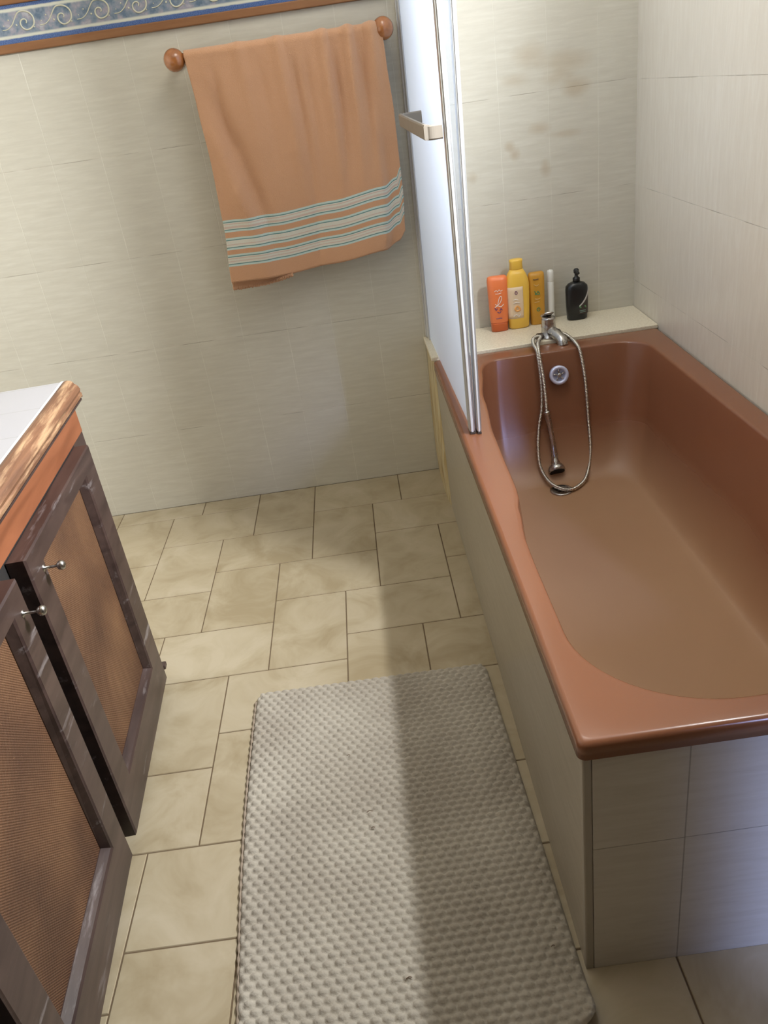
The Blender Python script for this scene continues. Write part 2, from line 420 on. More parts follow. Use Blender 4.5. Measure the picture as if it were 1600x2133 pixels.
# ------------------------------------------------------------------ the room
XL = -1.75; YN = -3.15; ZC = 2.42
def xr(y): return .718+.022*y     # right wall runs slightly inwards towards the camera
def tile_floor():
    fx, fy, fu, fv = -.9959, -.0993, .1038, .1051
    bm = bmesh.new(); tiles = []
    for a in range(-20, 50):
        for b in range(-40, 40):
            ox = a*1+b*2; oy = a*-7+b*-2
            for (x0, x1, y1, y0) in ((ox, ox+3, oy, oy-2), (ox, ox+2, oy-2, oy-5)):
                X0, X1, Y0, Y1 = fx+fu*x0, fx+fu*x1, fy+fv*y0, fy+fv*y1
                X0 = max(X0, XL); X1 = min(X1, 1.7); Y0 = max(Y0, YN-1.1); Y1 = min(Y1, 0.0)
                if X1-X0 > .006 and Y1-Y0 > .006: tiles.append((X0, X1, Y0, Y1))
    tiles = sorted(set((round(a, 4), round(b, 4), round(c, 4), round(d, 4)) for a, b, c, d in tiles))
    g = .0013; e = .0012
    for X0, X1, Y0, Y1 in tiles:
        o = [bm.verts.new((x, y, -.0015)) for x, y in ((X0+g, Y0+g), (X1-g, Y0+g), (X1-g, Y1-g), (X0+g, Y1-g))]
        t = [bm.verts.new((x, y, 0)) for x, y in ((X0+g+e, Y0+g+e), (X1-g-e, Y0+g+e), (X1-g-e, Y1-g-e), (X0+g+e, Y1-g-e))]
        bm.faces.new(t)
        for i in range(4): bm.faces.new((o[i], o[(i+1) % 4], t[(i+1) % 4], t[i]))
    nt_ = len(bm.faces)
    box(bm, XL-.1, 1.8, YN-1.1, .1, -.06, -.0014)
    bm.faces.ensure_lookup_table()
    for f in bm.faces[nt_:]: f.material_index = 1
    return link('floor', bm, [m_floor, m_grout], kind='structure')
tile_floor()
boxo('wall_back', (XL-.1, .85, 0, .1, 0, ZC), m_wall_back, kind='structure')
# right wall with the window opening (x faces the room)
WY0, WY1, WZ0, WZ1 = -1.78, -1.14, 1.72, 2.15
def right_wall():
    bm = bmesh.new()
    def seg(y0, y1, z0, z1):
        a, b = xr(y0), xr(y1)
        hexa(bm, [(a, y0, z0), (.92, y0, z0), (b, y1, z0), (.92, y1, z0), (a, y0, z1), (.92, y0, z1), (b, y1, z1), (.92, y1, z1)])
    seg(-2.2, WY0, 0, ZC); seg(WY1, 0, 0, ZC); seg(WY0, WY1, 0, WZ0); seg(WY0, WY1, WZ1, ZC)
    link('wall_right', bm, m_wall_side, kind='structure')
right_wall()
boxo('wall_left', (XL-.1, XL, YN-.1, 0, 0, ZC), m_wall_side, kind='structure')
bmw = bmesh.new()
DX0, DX1 = .836, 1.5  # doorway added, left jamb placed to edge the light on the end panel
box(bmw, XL, DX0, YN-.12, YN, 0, ZC); box(bmw, DX0, 1.7, YN-.12, YN, 2.05, ZC); box(bmw, DX1, 1.7, YN-.12, YN, 0, 2.05)
link('wall_near', bmw, m_dimwall, kind='structure')
boxo('wall_added_nook', (1.7, 1.8, YN-1.1, -2.1, 0, ZC), m_dimwall, kind='structure')  # unseen nook and hall added as a path for the end-panel light
boxo('wall_added_return', (.92, 1.7, -2.2, -2.1, 0, ZC), m_dimwall, kind='structure')
boxo('wall_added_hall', (XL-.1, 1.8, YN-1.2, YN-1.1, 0, ZC), m_dimwall, kind='structure')
boxo('ceiling', (XL-.1, 1.8, YN-1.1, .1, ZC, ZC+.06), m_plaster, kind='structure')
# window in the right wall
wn = bpy.data.objects.new('window_1', None); COL.objects.link(wn); wn['kind'] = 'structure'
bm = bmesh.new()
xx = .84
box(bm, xx, xx+.04, WY0, WY1, WZ0, WZ0+.04); box(bm, xx, xx+.04, WY0, WY1, WZ1-.04, WZ1)
box(bm, xx, xx+.04, WY0, WY0+.04, WZ0+.04, WZ1-.04); box(bm, xx, xx+.04, WY1-.04, WY1, WZ0+.04, WZ1-.04)
link('window_frame', bm, m_winframe, wn)
boxo('window_pane', (xx+.015, xx+.02, WY0+.04, WY1-.04, WZ0+.04, WZ1-.04), m_pane, wn)

# border above the tiles: two brown rails and a patterned band
boxo('trim_1', (XL, .0, -.012, 0, 1.500, 1.5225), m_trim, bw=.003, kind='structure')
boxo('trim_2', (XL, .0, -.012, 0, 1.6145, 1.637), m_trim, bw=.003, kind='structure')
def border_mat():
    m, nt, b = mat('blue_scroll_border_tile')
    tc = N(nt, 'ShaderNodeTexCoord'); sp = N(nt, 'ShaderNodeSeparateXYZ'); nt.links.new(tc.outputs['Object'], sp.inputs[0])
    n1 = N(nt, 'ShaderNodeTexNoise', i_Scale=38.0, i_Detail=4.0, i_Roughness=.6); nt.links.new(tc.outputs['Object'], n1.inputs['Vector'])
    n2 = N(nt, 'ShaderNodeTexNoise', i_Scale=400.0, i_Detail=1.0); nt.links.new(tc.outputs['Object'], n2.inputs['Vector'])
    mott = ramp(nt, n1.outputs[0], [(.35, (.115, .17, .24)), (.48, (.22, .27, .33)), (.58, (.33, .31, .36)), (.72, (.45, .47, .50))])
    blue = ramp(nt, n2.outputs[0], [(.3, (.035, .075, .22)), (.7, (.12, .20, .42))])
    z = math_(nt, 'DIVIDE', math_(nt, 'SUBTRACT', sp.outputs[2], 1.52), .1)
    z = math_(nt, 'ADD', z, math_(nt, 'MULTIPLY_ADD', n1.outputs[0], .03, -.015))
    fb = ramp(nt, z, [(0, (1, 1, 1)), (.135, (1, 1, 1)), (.16, (0, 0, 0)), (.83, (0, 0, 0)), (.87, (1, 1, 1))])
    fc = ramp(nt, z, [(0, (0, 0, 0)), (.135, (0, 0, 0)), (.165, (1, 1, 1)), (.20, (1, 1, 1)), (.24, (0, 0, 0)), (.76, (0, 0, 0)), (.80, (1, 1, 1)), (.84, (1, 1, 1)), (.87, (0, 0, 0))])
    c = mix(nt, fb, mott, blue); c = mix(nt, fc, c, (.62, .63, .54))
    nt.links.new(c, b.inputs['Base Color']); b.inputs['Roughness'].default_value = .35
    return m
bd = boxo('trim_3', (XL, .0, -.005, 0, 1.522, 1.615), border_mat(), kind='structure')
def scrolls():
    bm = bmesh.new()
    P = [(345, 300), (352, 278), (338, 262), (312, 262), (288, 278), (278, 305), (290, 338), (325, 362), (370, 358), (415, 330), (438, 285), (432, 235),
         (400, 198), (350, 182), (300, 185), (262, 202), (235, 235), (210, 275), (185, 315), (150, 350), (110, 372), (60, 380)]
    k = .107/443.0
    c, s = math.cos(.151), math.sin(.151)
    x = -1.029-.107*7
    m_ = 0
    while x < .0:
        pts = []
        for px, py in P:
            dx, dy = (px-335)*k, -(py-290)*k
            X = dx*c+dy*s; Z = -dx*s+dy*c       # undo the tilt of the photograph
            pts.append((x+X, -.0052, 1.569+Z*1.02))
        pts = [p for p in pts if p[0] < -.002]
        if len(pts) > 4:
            cc = catmull(pts, 5); n = len(cc)
            tube(bm, cc, lambda i, q: .0011+.0012*math.sin(math.pi*min(1, .15+i/n*.85)), 6)
            # leaf on the tail and small flowers in the ground
            for (fx_, fz_, rr) in ((-.026, -.004, .0028), (-.045, .010, .0022), (.022, -.014, .0020), (-.062, -.002, .0016)):
                lathe(bm, [(rr*.3, 0), (rr, .0003), (rr*.9, .0009), (rr*.2, .0012)], 7, (x+fx_, -.005, 1.569+fz_), Matrix.Rotation(math.pi/2, 3, 'X'))
        x += .107
    return link('scroll_pattern', bm, flat('cream_scroll_glaze', (.60, .59, .46), .4), bd, smooth=True)
scrolls()

# ------------------------------------------------------------------ bath surround
L = 1.9203
sur = thing('bath_surround', 'beige tiled bath surround with cream ledge behind the brown bathtub', 'bath surround')
bm = bmesh.new(); box(bm, 0, .012, -L, -.25, 0, .474); link('side_panel', bm, m_panel, sur)
bm = bmesh.new(); box(bm, .013, xr(-L)-.001, -L, -L+.012, 0, .474); link('end_panel', bm, m_panel_end, sur)
def corner_bead():
    bm = bmesh.new(); box(bm, -.0008, .0125, -L-.0008, -L+.0125, 0, .4735)
    o = link('corner_bead', bm, flat('pale_corner_grout', (.38, .35, .29), .6), sur); bev(o, .003); return o
corner_bead()
# ledge of cream tiles between tub and back wall
bm = bmesh.new(); hexa(bm, [(-.012, -.25, .495), (xr(-.25)-.001, -.25, .495), (-.012, -.001, .495), (xr(0)-.001, -.001, .495),
                            (-.012, -.25, .507), (xr(-.25)-.001, -.25, .507), (-.012, -.001, .507), (xr(0)-.001, -.001, .507)])
bev(link('ledge', bm, m_ledge, sur), .002)
# yellowed tile return at the foot of the ledge, bulging a little from the panel
def ytile():
    bm = bmesh.new(); rings = []
    for z in [i*.4948/10 for i in range(11)]:
        y0 = -.30+.10*(z/.4948); bl = .008+.004*math.sin(z*9)
        rings.append([(.02, -.002, z), (-bl, -.002, z), (-bl-.002, y0*.5, z), (-bl*.8, y0*.85, z), (-.0005, y0, z), (.02, y0, z)])
    loft(bm, rings)
    return link('yellowed_edge_tile', bm, m_yellow, sur, smooth=False)
o = ytile(); o['label'] = 'yellowed streaky tile edge by the back wall'
bm = bmesh.new(); box(bm, .0, .03, -.25, -.20, 0, .4948); link('ledge_support', bm, m_panel, sur)

# ------------------------------------------------------------------ bathtub
def lerp(a, b, t): return a+(b-a)*t
def interp(x, tab):
    if x <= tab[0][0]: return tab[0][1]
    for (a, va), (b, vb) in zip(tab, tab[1:]):
        if x <= b:
            t = (x-a)/(b-a); t = t*t*(3-2*t); return lerp(va, vb, t)
    return tab[-1][1]
ARM = [(-1.50, 0), (-1.40, .002), (-1.285, .014), (-1.20, .028), (-1.10, .030), (-.9, .034), (-.65, .052), (-.39, .085)]
def rrect(x0, x1, y0, y1, radii, z, arm=0.0, M=14, K=30):
    """rounded rectangle, corners in order near-left, near-right, far-right, far-left"""
    cs = [((x0, y0), math.pi, radii[0]), ((x1, y0), 1.5*math.pi, radii[1]), ((x1, y1), 0, radii[2]), ((x0, y1), .5*math.pi, radii[3])]
    sg = [(1, 1), (-1, 1), (-1, -1), (1, -1)]
    arcs = []
    for ((cx, cy), a0, (rx, ry)), (sx, sy) in zip(cs, sg):
        ox, oy = cx+sx*rx, cy+sy*ry
        arcs.append([(ox+rx*math.cos(a0+math.pi/2*i/M), oy+ry*math.sin(a0+math.pi/2*i/M)) for i in range(M+1)])
    pts = []
    for i in range(4):
        pts += arcs[i]; a = arcs[i][-1]; b = arcs[(i+1) % 4][0]
        pts += [(lerp(a[0], b[0], k/K), lerp(a[1], b[1], k/K)) for k in range(1, K)]
    out = []
    xm = (x0+x1)/2
    for x, y in pts:
        if arm and x < xm: x += arm*interp(y, ARM)*max(0, min(1, (xm-x)/(xm-x0)*1.6))
        out.append(Vector((x, y, z)))
    return out
def tub():
    root = thing('bathtub', 'brown terracotta enamel bathtub set in the tiled surround', 'bathtub')
    XO0, XO1, YO0, YO1 = -.007, xr(-1)-.004, -L-.007, -.2535
    def outer(d, z):
        r = rrect(XO0+d, XO1-d, YO0+d, YO1-d, [(.012, .012)]*4, z)
        for p in r:
            if p.x > .5: p.x += (xr(p.y)-xr(-1))
        return r
    T = (.038, .630, -1.879, -.335); RT = [(.20, .19), (.16, .16), (.10, .09), (.06, .10)]
    B = (.150, .545, -1.56, -.50); RB = [(.16, .16), (.14, .14), (.09, .09), (.09, .09)]
    Z = .4997
    def op(t_in, depth, arm, z):
        x0, x1, y0, y1 = [lerp(a, b, t_in) for a, b in zip(T, B)]
        # the near end is a long slope, the tap end is steep
        y0 = lerp(T[2], B[2], min(1, t_in**1.0)); y1 = lerp(T[3], B[3], t_in)
        rr = [(lerp(a[0], b[0], t_in), lerp(a[1], b[1], t_in)) for a, b in zip(RT, RB)]
        return rrect(x0, x1, y0, y1, rr, z, arm)
    def grow(r, d):
        c = Vector((.33, -1.1, 0)); out = []
        n = len(r)
        for i, p in enumerate(r):
            t = (r[(i+1) % n]-r[i-1]).normalized(); out.append(p+Vector((t.y, -t.x, 0))*d)
        return out
    rings = []
    rings.append(outer(.010, Z-.030)); rings.append(outer(.0, Z-.030)); rings.append(outer(0, Z-.009))
    rings.append(outer(.002, Z-.0035)); rings.append(outer(.006, Z-.0005)); rings.append(outer(.010, Z))
    t0 = op(0, 0, 1, Z)
    rings.append([p.copy() for p in grow(t0, .010)])
    for d, dz in ((.006, .0006), (.003, .002), (.001, .0045), (0, .008)):
        rings.append([Vector((p.x, p.y, Z-dz)) for p in grow(t0, d)])
    ZB = .122; n = 22
    ex = 2.7
    for i in range(1, n+1):
        th = math.pi/2*i/n
        ins = 1-math.cos(th)**(2/ex); dep = math.sin(th)**(2/ex)
        # straight draft of the walls plus rounded foot
        tin = .55*(dep)+.45*ins if i < n else 1.0
        tin = lerp(tin, 1.0, (i/n)**8)
        rings.append(op(tin, dep, max(0, 1-dep*1.15), lerp(Z-.008, ZB, dep)))
    # floor: shrinking rings, gentle fall to the drain at the far end
    last = rings[-1]
    for k in (.85, .65, .4, .2, .06):
        c = Vector((.345, -.72, 0)) if k < .3 else Vector((.345, -.95, 0))
        rings.append([Vector((lerp(.345, p.x, k), lerp(-.95, p.y, k), ZB-.006*(1-k))) for p in last])
    bm = bmesh.new(); loft(bm, rings, False, True)
    # underside so that the rim has thickness
    o = link('basin', bm, m_tub, root, smooth=True)
    bmo = o.data
    # overflow: chrome rose with cross-bars on the tap-end wall
    nrm = Vector((0, -.98, .2)).normalized()
    q = Vector((0, 0, 1)).rotation_difference(nrm).to_matrix()
    oc = Vector((.363, -.372, .433))
    bm = bmesh.new()
    lathe(bm, [(.019, -.012), (.0285, -.012), (.0295, .002), (.0275, .0055), (.023, .0065), (.019, .004), (.018, -.004)], 32, oc, q)
    ov = link('overflow_cover', bm, flat('chrome_blue_light_tint', (.66, .70, .92), .35, .25), root, smooth=True)  # chrome with the blue tint of the light put into its colour
    bm = bmesh.new(); lathe(bm, [(.0001, -.006), (.0185, -.006), (.0185, -.005), (.0001, -.005)], 24, oc, q); link('overflow_recess', bm, m_gapblack, ov)  # disc coloured black for the shade inside the overflow
    bm = bmesh.new()
    for k in range(5):
        a = math.pi*2*k/5+.4; d = Vector((math.cos(a), math.sin(a), 0))
        tube(bm, [oc+q @ (d*.004+Vector((0, 0, .0)) ), oc+q @ (d*.0195+Vector((0, 0, .001)))], .0022, 8)
    lathe(bm, [(.001, 0), (.007, 0), (.0075, .004), (.005, .0065), (.001, .007)], 16, oc, q)
    link('overflow_screw', bm, m_chrome, ov, smooth=True)
    # drain under the hose loop
    bm = bmesh.new(); lathe(bm, [(.012, -.003), (.034, -.002), (.035, .0015), (.030, .003), (.024, .0008), (.012, -.0005)], 28, (.32, -.535, .1225)); link('drain', bm, m_chrome, root, smooth=True)
    return root
tub()

# ------------------------------------------------------------------ bath screen
def screen():
    root = thing('bath_screen', 'folded white bath screen with pale metal edges standing on tub rim', 'bath screen')
    # wall profile on the back wall
    bm = bmesh.new()
    hexa(bm, [(-.004, -.022, .509), (.026, -.022, .509), (-.004, -.001, .509), (.026, -.001, .509), (.020, -.022, 1.95), (.050, -.022, 1.95), (.020, -.001, 1.95), (.050, -.001, 1.95)])
    bev(link('wall_profile', bm, m_alu, root), .002)
    bm = bmesh.new()
    hexa(bm, [(.001, -.032, .509), (.007, -.032, .509), (.001, -.022, .509), (.007, -.022, .509), (.025, -.032, 1.95), (.031, -.032, 1.95), (.025, -.022, 1.95), (.031, -.022, 1.95)])
    bev(link('wall_seal', bm, m_aluw, root), .0015)
    ZT = 1.95
    # leaf: bottom x at wall/free, top x at wall/free
    def leaf(xbw, xbf, xtw, xtf, th, y0, y1, label, pm):
        lf = bpy.data.objects.new('leaf', None); COL.objects.link(lf); lf.parent = root; lf['label'] = label
        def X(y, z, off):
            s = (y0-y)/(y0-y1); t = (z-.5)/(ZT-.5)
            return lerp(lerp(xbw, xbf, s), lerp(xtw, xtf, s), t)+off
        def bar(nm, ya, yb, za, zb, o0, o1, m_, bw=.0015):
            bm = bmesh.new()
            hexa(bm, [(X(yb, za, o0), yb, za), (X(yb, za, o1), yb, za), (X(ya, za, o0), ya, za), (X(ya, za, o1), ya, za),
                      (X(yb, zb, o0), yb, zb), (X(yb, zb, o1), yb, zb), (X(ya, zb, o0), ya, zb), (X(ya, zb, o1), ya, zb)])
            return bev(link(nm, bm, m_, lf), bw)
        bar('pane', y0-.004, y1+.012, .512, ZT-.02, th*.3, th*.3+.004, pm, .0005)
        bar('wall_stile', y0, y0-.022, .5080, ZT, 0, th*.8, m_alu)
        bar('free_stile', y1+.030, y1, .5045, ZT, 0, th, m_alu, .004)
        bar('stile_lip', y1+.0005, y1-.003, .506, ZT, th*.25, th*.62, m_aluw, .001)
        bar('top_rail', y0-.022, y1+.030, ZT-.03, ZT, 0, th, m_alu)
        bar('seal', y1-.003, y1+.03, .5003, .5045, th*.1, th*.9, m_gasket, .0005)
        return X
    X = leaf(.002, .014, .024, .022, .015, -.036, -.876, 'room side leaf of the folded screen', m_screen)
    leaf(.016, .0315, .050, .060, .012, -.036, -.880, 'tub side leaf of the folded screen', m_acrylic)
    # handle rail on the room-side leaf
    bm = bmesh.new()
    P = [(.013, -.872, 1.183), (-.012, -.872, 1.183), (-.0185, -.862, 1.184), (-.0225, -.84, 1.185), (-.036, -.46, 1.196), (-.034, -.425, 1.197), (-.025, -.412, 1.197), (.018, -.405, 1.197)]
    pts = catmull(P, 6); rings = []
    for i, p in enumerate(pts):
        t = (pts[min(i+1, len(pts)-1)]-pts[max(i-1, 0)]); t.z = 0; t.normalize(); n = Vector((t.y, -t.x, 0)); hw = .0145; tw = .0048
        rings.append([p+n*tw*a+Vector((0, 0, hw*b)) for a, b in ((-1, -.8), (-.6, -1), (.6, -1), (1, -.8), (1, .8), (.6, 1), (-.6, 1), (-1, .8))])
    loft(bm, rings)
    link('handle_rail', bm, m_handle, root, smooth=False)
    return root
screen()

# ------------------------------------------------------------------ towel rail and towel
def rail():
    root = thing('towel_rail', 'wooden towel rail with round varnished knobs on tiled wall', 'towel rail', (-.33, -.001, 1.42))
    bm = bmesh.new(); tube(bm, [(-.30, -.074, 0.002), (.30, -.074, -.001)], .0125, 20); link('bar', bm, m_knobwood, root, smooth=True)
    for x in (-.299, .296):
        bm = bmesh.new()
        prof = [(.0005, -.031), (.010, -.029), (.0185, -.0245), (.0255, -.0165), (.0295, -.006), (.0302, .002), (.028, .011), (.0225, .020), (.014, .0268), (.006, .0295), (.0005, .030)]
        lathe(bm, prof, 28, (x, -.074, 0), Matrix.Rotation(math.pi/2, 3, 'X'))
        kn = link('knob', bm, m_knobwood, root, smooth=True)
        bm = bmesh.new(); lathe(bm, [(.021, .0), (.021, .006), (.013, .012), (.011, .03), (.013, .05)], 24, (x, 0, 0), Matrix.Rotation(math.pi/2, 3, 'X'))
        link('wall_mount', bm, m_knobwood, kn, smooth=True)
rail()
def towel():
    nx, ns = 150, 190
    bm = bmesh.new(); uvl = bm.loops.layers.uv.new('UVMap')
    ZB = 1.4215; R = .0165
    # arc-length parametrisation: back drop, over the bar, front drop
    def folds(s, z):
        top = max(0, min(1, (z-.86)/.56))
        f = 0
        # gathered pleats near the right, fanning down
        for c, wd, am, sl, lo in ((.945, .030, .009, .10, .35), (.885, .018, -.008, .12, .30), (.83, .026, .010, .16, .2), (.75, .018, -.008, .16, .25), (.70, .030, .008, .12, .1),
                              (.60, .022, -.006, .08, .2), (.53, .020, -.008, .03, 0.0), (.47, .03, .006, .02, .1), (.36, .025, -.005, .0, .3), (.27, .03, .005, -.02, .4), (.125, .022, -.009, .06, .35)):
            k = max(0, min(1, (z-lo*.6-.86)/.35)) if lo else max(.25, top)
            cc = c+sl*(1.42-z)*-.6
            f += am*k*math.exp(-((s-cc)/wd)**2)
        # long diagonal fold on the left running to the lower hem
        cc = .07+(1.36-z)*.42
        f += -.011*math.exp(-((s-cc)/.045)**2)*max(0, min(1, (1.38-z)/.2))*max(0, min(1, (z-.80)/.25))
        f += .012*math.exp(-((s-(cc-.085))/.05)**2)*max(0, min(1, (1.3-z)/.3))*max(.3, min(1, (z-.85)/.2))
        # vertical crease turning the right edge away
        e = max(0, min(1, (s-.885)/.05)); f += -.0115*e*e*(3-2*e)*max(0, min(1, (1.34-z)/.25))
        # low broad waves at the hem
        lw = max(0, min(1, (1.15-z)/.3)); f += lw*(.006*math.sin(s*8.5+.6))
        g = max(0, min(1, (1.425-z)/.13)); g = g*g*(3-2*g)
        if f < 0: f *= g
        return f*2.0 if f > 0 else f*1.7
    def edges(z):
        t = (1.44-z)/.64
        xl = interp(z, [(.79, -.603), (.965, -.590), (1.16, -.587), (1.30, -.592), (1.44, -.598)])
        xrr = interp(z, [(.83, -.046), (.87, -.036), (.99, -.029), (1.2, -.029), (1.35, -.036), (1.445, -.040)])
        return xl, xrr
    def zbot(s): return interp(s, [(0, .797), (.3, .795), (.6, .807), (.9, .827), (.97, .845), (1, .872)])
    rows = []
    for j in range(ns+1):
        row = []
        for i in range(nx+1):
            s = i/nx; zb = zbot(s)
            ztop = ZB-.002*s
            ln = ztop-zb; arc = math.pi*R
            back = .50 if True else 0
            tot = ln+arc+back
            d = tot*(1-j/ns)         # distance from front hem; j=0 is back end
            d = j/ns*tot             # j=0 front hem
            if d <= ln:
                z = zb+d; y = -.075-R-folds(s, z)
                lift = .0
                xl, xrr = edges(z)
                x = lerp(xl, xrr, s)
            elif d <= ln+arc:
                a = (d-ln)/R; rr = R+.001
                fo = folds(s, ztop)*(1-(d-ln)/arc)
                z = ztop+(rr+max(0, fo)*.5)*math.sin(a); y = -.075-rr*math.cos(a)-fo
                xl, xrr = edges(1.44); x = lerp(xl, xrr, s)
            else:
                z = ztop-(d-ln-arc); y = -.075+R+.001+folds(s, z)*.3
                y = min(y, -.012)
                xl, xrr = edges(z+.05); x = lerp(xl+.004, xrr-.012, s)
            y += .0015*noise.noise(Vector((x*14, z*14, 1)))
            row.append((bm.verts.new((x, y, z)), s, d/.7 if d < ln else .5))
        rows.append(row)
    for j in range(ns):
        for i in range(nx):
            q = (rows[j][i], rows[j][i+1], rows[j+1][i+1], rows[j+1][i])
            f = bm.faces.new([a[0] for a in q])
            for lp, a in zip(f.loops, q): lp[uvl].uv = (a[1], a[2])
    o = link('towel', bm, m_towel, smooth=True)
    tag(o, 'peach orange towel with teal and white stripes hanging from the wooden rail', 'towel')
    md = o.modifiers.new('solid', 'SOLIDIFY'); md.thickness = .0035; md.offset = 0
    # longer back corner showing below the hem, with its fringe
    bm = bmesh.new(); uvl = bm.loops.layers.uv.new('UVMap')
    n = 60; rows = []
    for j in range(9):
        r_ = []
        for i in range(n+1):
            s = i/n; x = -.603+.195*s
            zb = .775+.016*s**3+.0015*math.sin(i*1.9)+random.uniform(-.0012, .0012)*(j == 0)
            zt = .806
            z = lerp(zb, zt, (j/8)**1.3); y = -.0935+.002*math.sin(s*9)-(.002 if j == 0 else 0)+(j/8)*.0045
            r_.append(bm.verts.new((x+.001*math.sin(j*2), y, z)))
        rows.append(r_)
    for j in range(8):
        for i in range(n):
            f = bm.faces.new((rows[j][i], rows[j][i+1], rows[j+1][i+1], rows[j+1][i]))
            for lp in f.loops: lp[uvl].uv = (.5, .02)
    b = link('back_corner', bm, m_towel, o, smooth=True)
    b.modifiers.new('solid', 'SOLIDIFY').thickness = .003
    bm = bmesh.new(); uvl = bm.loops.layers.uv.new('UVMap')
    for i in range(64):
        s = i/63; x = -.603+.19*s; z0 = .777+.016*s**3
        tube(bm, [(x, -.0945, z0+.006), (x+random.uniform(-.002, .002), -.0965, z0), (x+random.uniform(-.004, .004), -.0945+random.uniform(-.003, .003), z0-random.uniform(.003, .007))], .0009, 5)
    for f in bm.faces:
        for lp in f.loops: lp[uvl].uv = (.5, .02)
    fr = link('fringe', bm, m_towel, o, smooth=True); fr['kind'] = 'stuff'
    return o
towel()

# ------------------------------------------------------------------ rug
def rug():
    nx, ny = 210, 330
    bm = bmesh.new()
    C = {'fl': (-.600, -1.140), 'fr': (-.030, -1.146), 'nl': (-.558, -2.035), 'nr': (-.004, -2.015)}
    W_, H_ = .575, .885; rc = .032; pit = .0205
    def corner(s, t):
        x, y = s*W_, t*H_
        # pull grid points inside a rounded outline
        cx = min(max(x, rc), W_-rc); cy = min(max(y, rc), H_-rc)
        dx, dy = x-cx, y-cy; m_ = max(abs(dx), abs(dy)); d = math.hypot(dx, dy)
        if dx and dy and d > 0:
            k = m_/d; x, y = cx+dx*k, cy+dy*k
        return x/W_, y/H_
    V = []
    for j in range(ny+1):
        row = []
        for i in range(nx+1):
            s, t = corner(i/nx, j/ny)
            a, b = s*W_, t*H_
            x = lerp(lerp(C['fl'][0], C['fr'][0], s), lerp(C['nl'][0], C['nr'][0], s), t)
            y = lerp(lerp(C['fl'][1], C['fr'][1], s), lerp(C['nl'][1], C['nr'][1], s), t)
            x += .006*math.sin(t*math.pi)*max(0, (s-.5)*2)**2*0+ -.012*math.sin(t*math.pi)*(1-s)**3
            # knots in offset rows
            u = a/pit; v = b/(pit*.72); r_ = math.floor(v); uu = u+(.5 if r_ % 2 else 0)
            fu_, fv_ = (uu-math.floor(uu)-.5), (v-r_-.5)
            jit = noise.noise(Vector((math.floor(uu)*3.1, r_*2.7, 0)))
            k = max(0, 1-(fu_*fu_*4.0+fv_*fv_*4.0))**.75
            e = min(1, min(s, 1-s)*W_/.012, min(t, 1-t)*H_/.012)
            e = math.sqrt(max(0, e))
            z = .0035+.0045*e+k*(.0072+.0015*jit)*e
            z += .0015*noise.noise(Vector((a*9, b*9, 3)))*e
            # lifted near right corner
            lf = max(0, 1-math.hypot((1-s)*W_, (1-t)*H_)/.11); z += .035*lf*lf
            edge = (i in (0, nx) or j in (0, ny))
            if edge: z = .001+.035*lf*lf
            row.append(bm.verts.new((x, y, z)))
        V.append(row)
    for j in range(ny):
        for i in range(nx): bm.faces.new((V[j][i], V[j+1][i], V[j+1][i+1], V[j][i+1]))
    o = link('bath_mat', bm, m_rug, smooth=True)
    tag(o, 'cream knotted cotton bath mat on tiled floor beside the bathtub', 'bath mat')
    # hem cord along the left edge
    bm = bmesh.new()
    pts = [(lerp(C['fl'][0], C['nl'][0], t)-.001-.012*math.sin(t*math.pi), lerp(C['fl'][1]-.03, C['nl'][1]+.03, t), .0045) for t in [k/220 for k in range(221)]]
    tube(bm, pts, lambda i, s: .0026+.0012*math.sin(s*2*math.pi/.021), 6)
    link('hem', bm, flat('brownish_hem_thread', (.30, .24, .18), .9), o, smooth=True)
    # loose dark specks and threads on the weave
    for x, y, r_ in ((-.375, -1.40, .004), (-.335, -1.56, .006), (-.33, -1.60, .004), (-.285, -1.905, .005), (-.045, -1.885, .003)):
        bm = bmesh.new(); tube(bm, catmull([(x-r_, y, .0150), (x, y+r_*.4, .0165), (x+r_, y+.001, .0155)], 3), .0007, 5)
        link('loose_thread', bm, m_inkb, o)
rug()

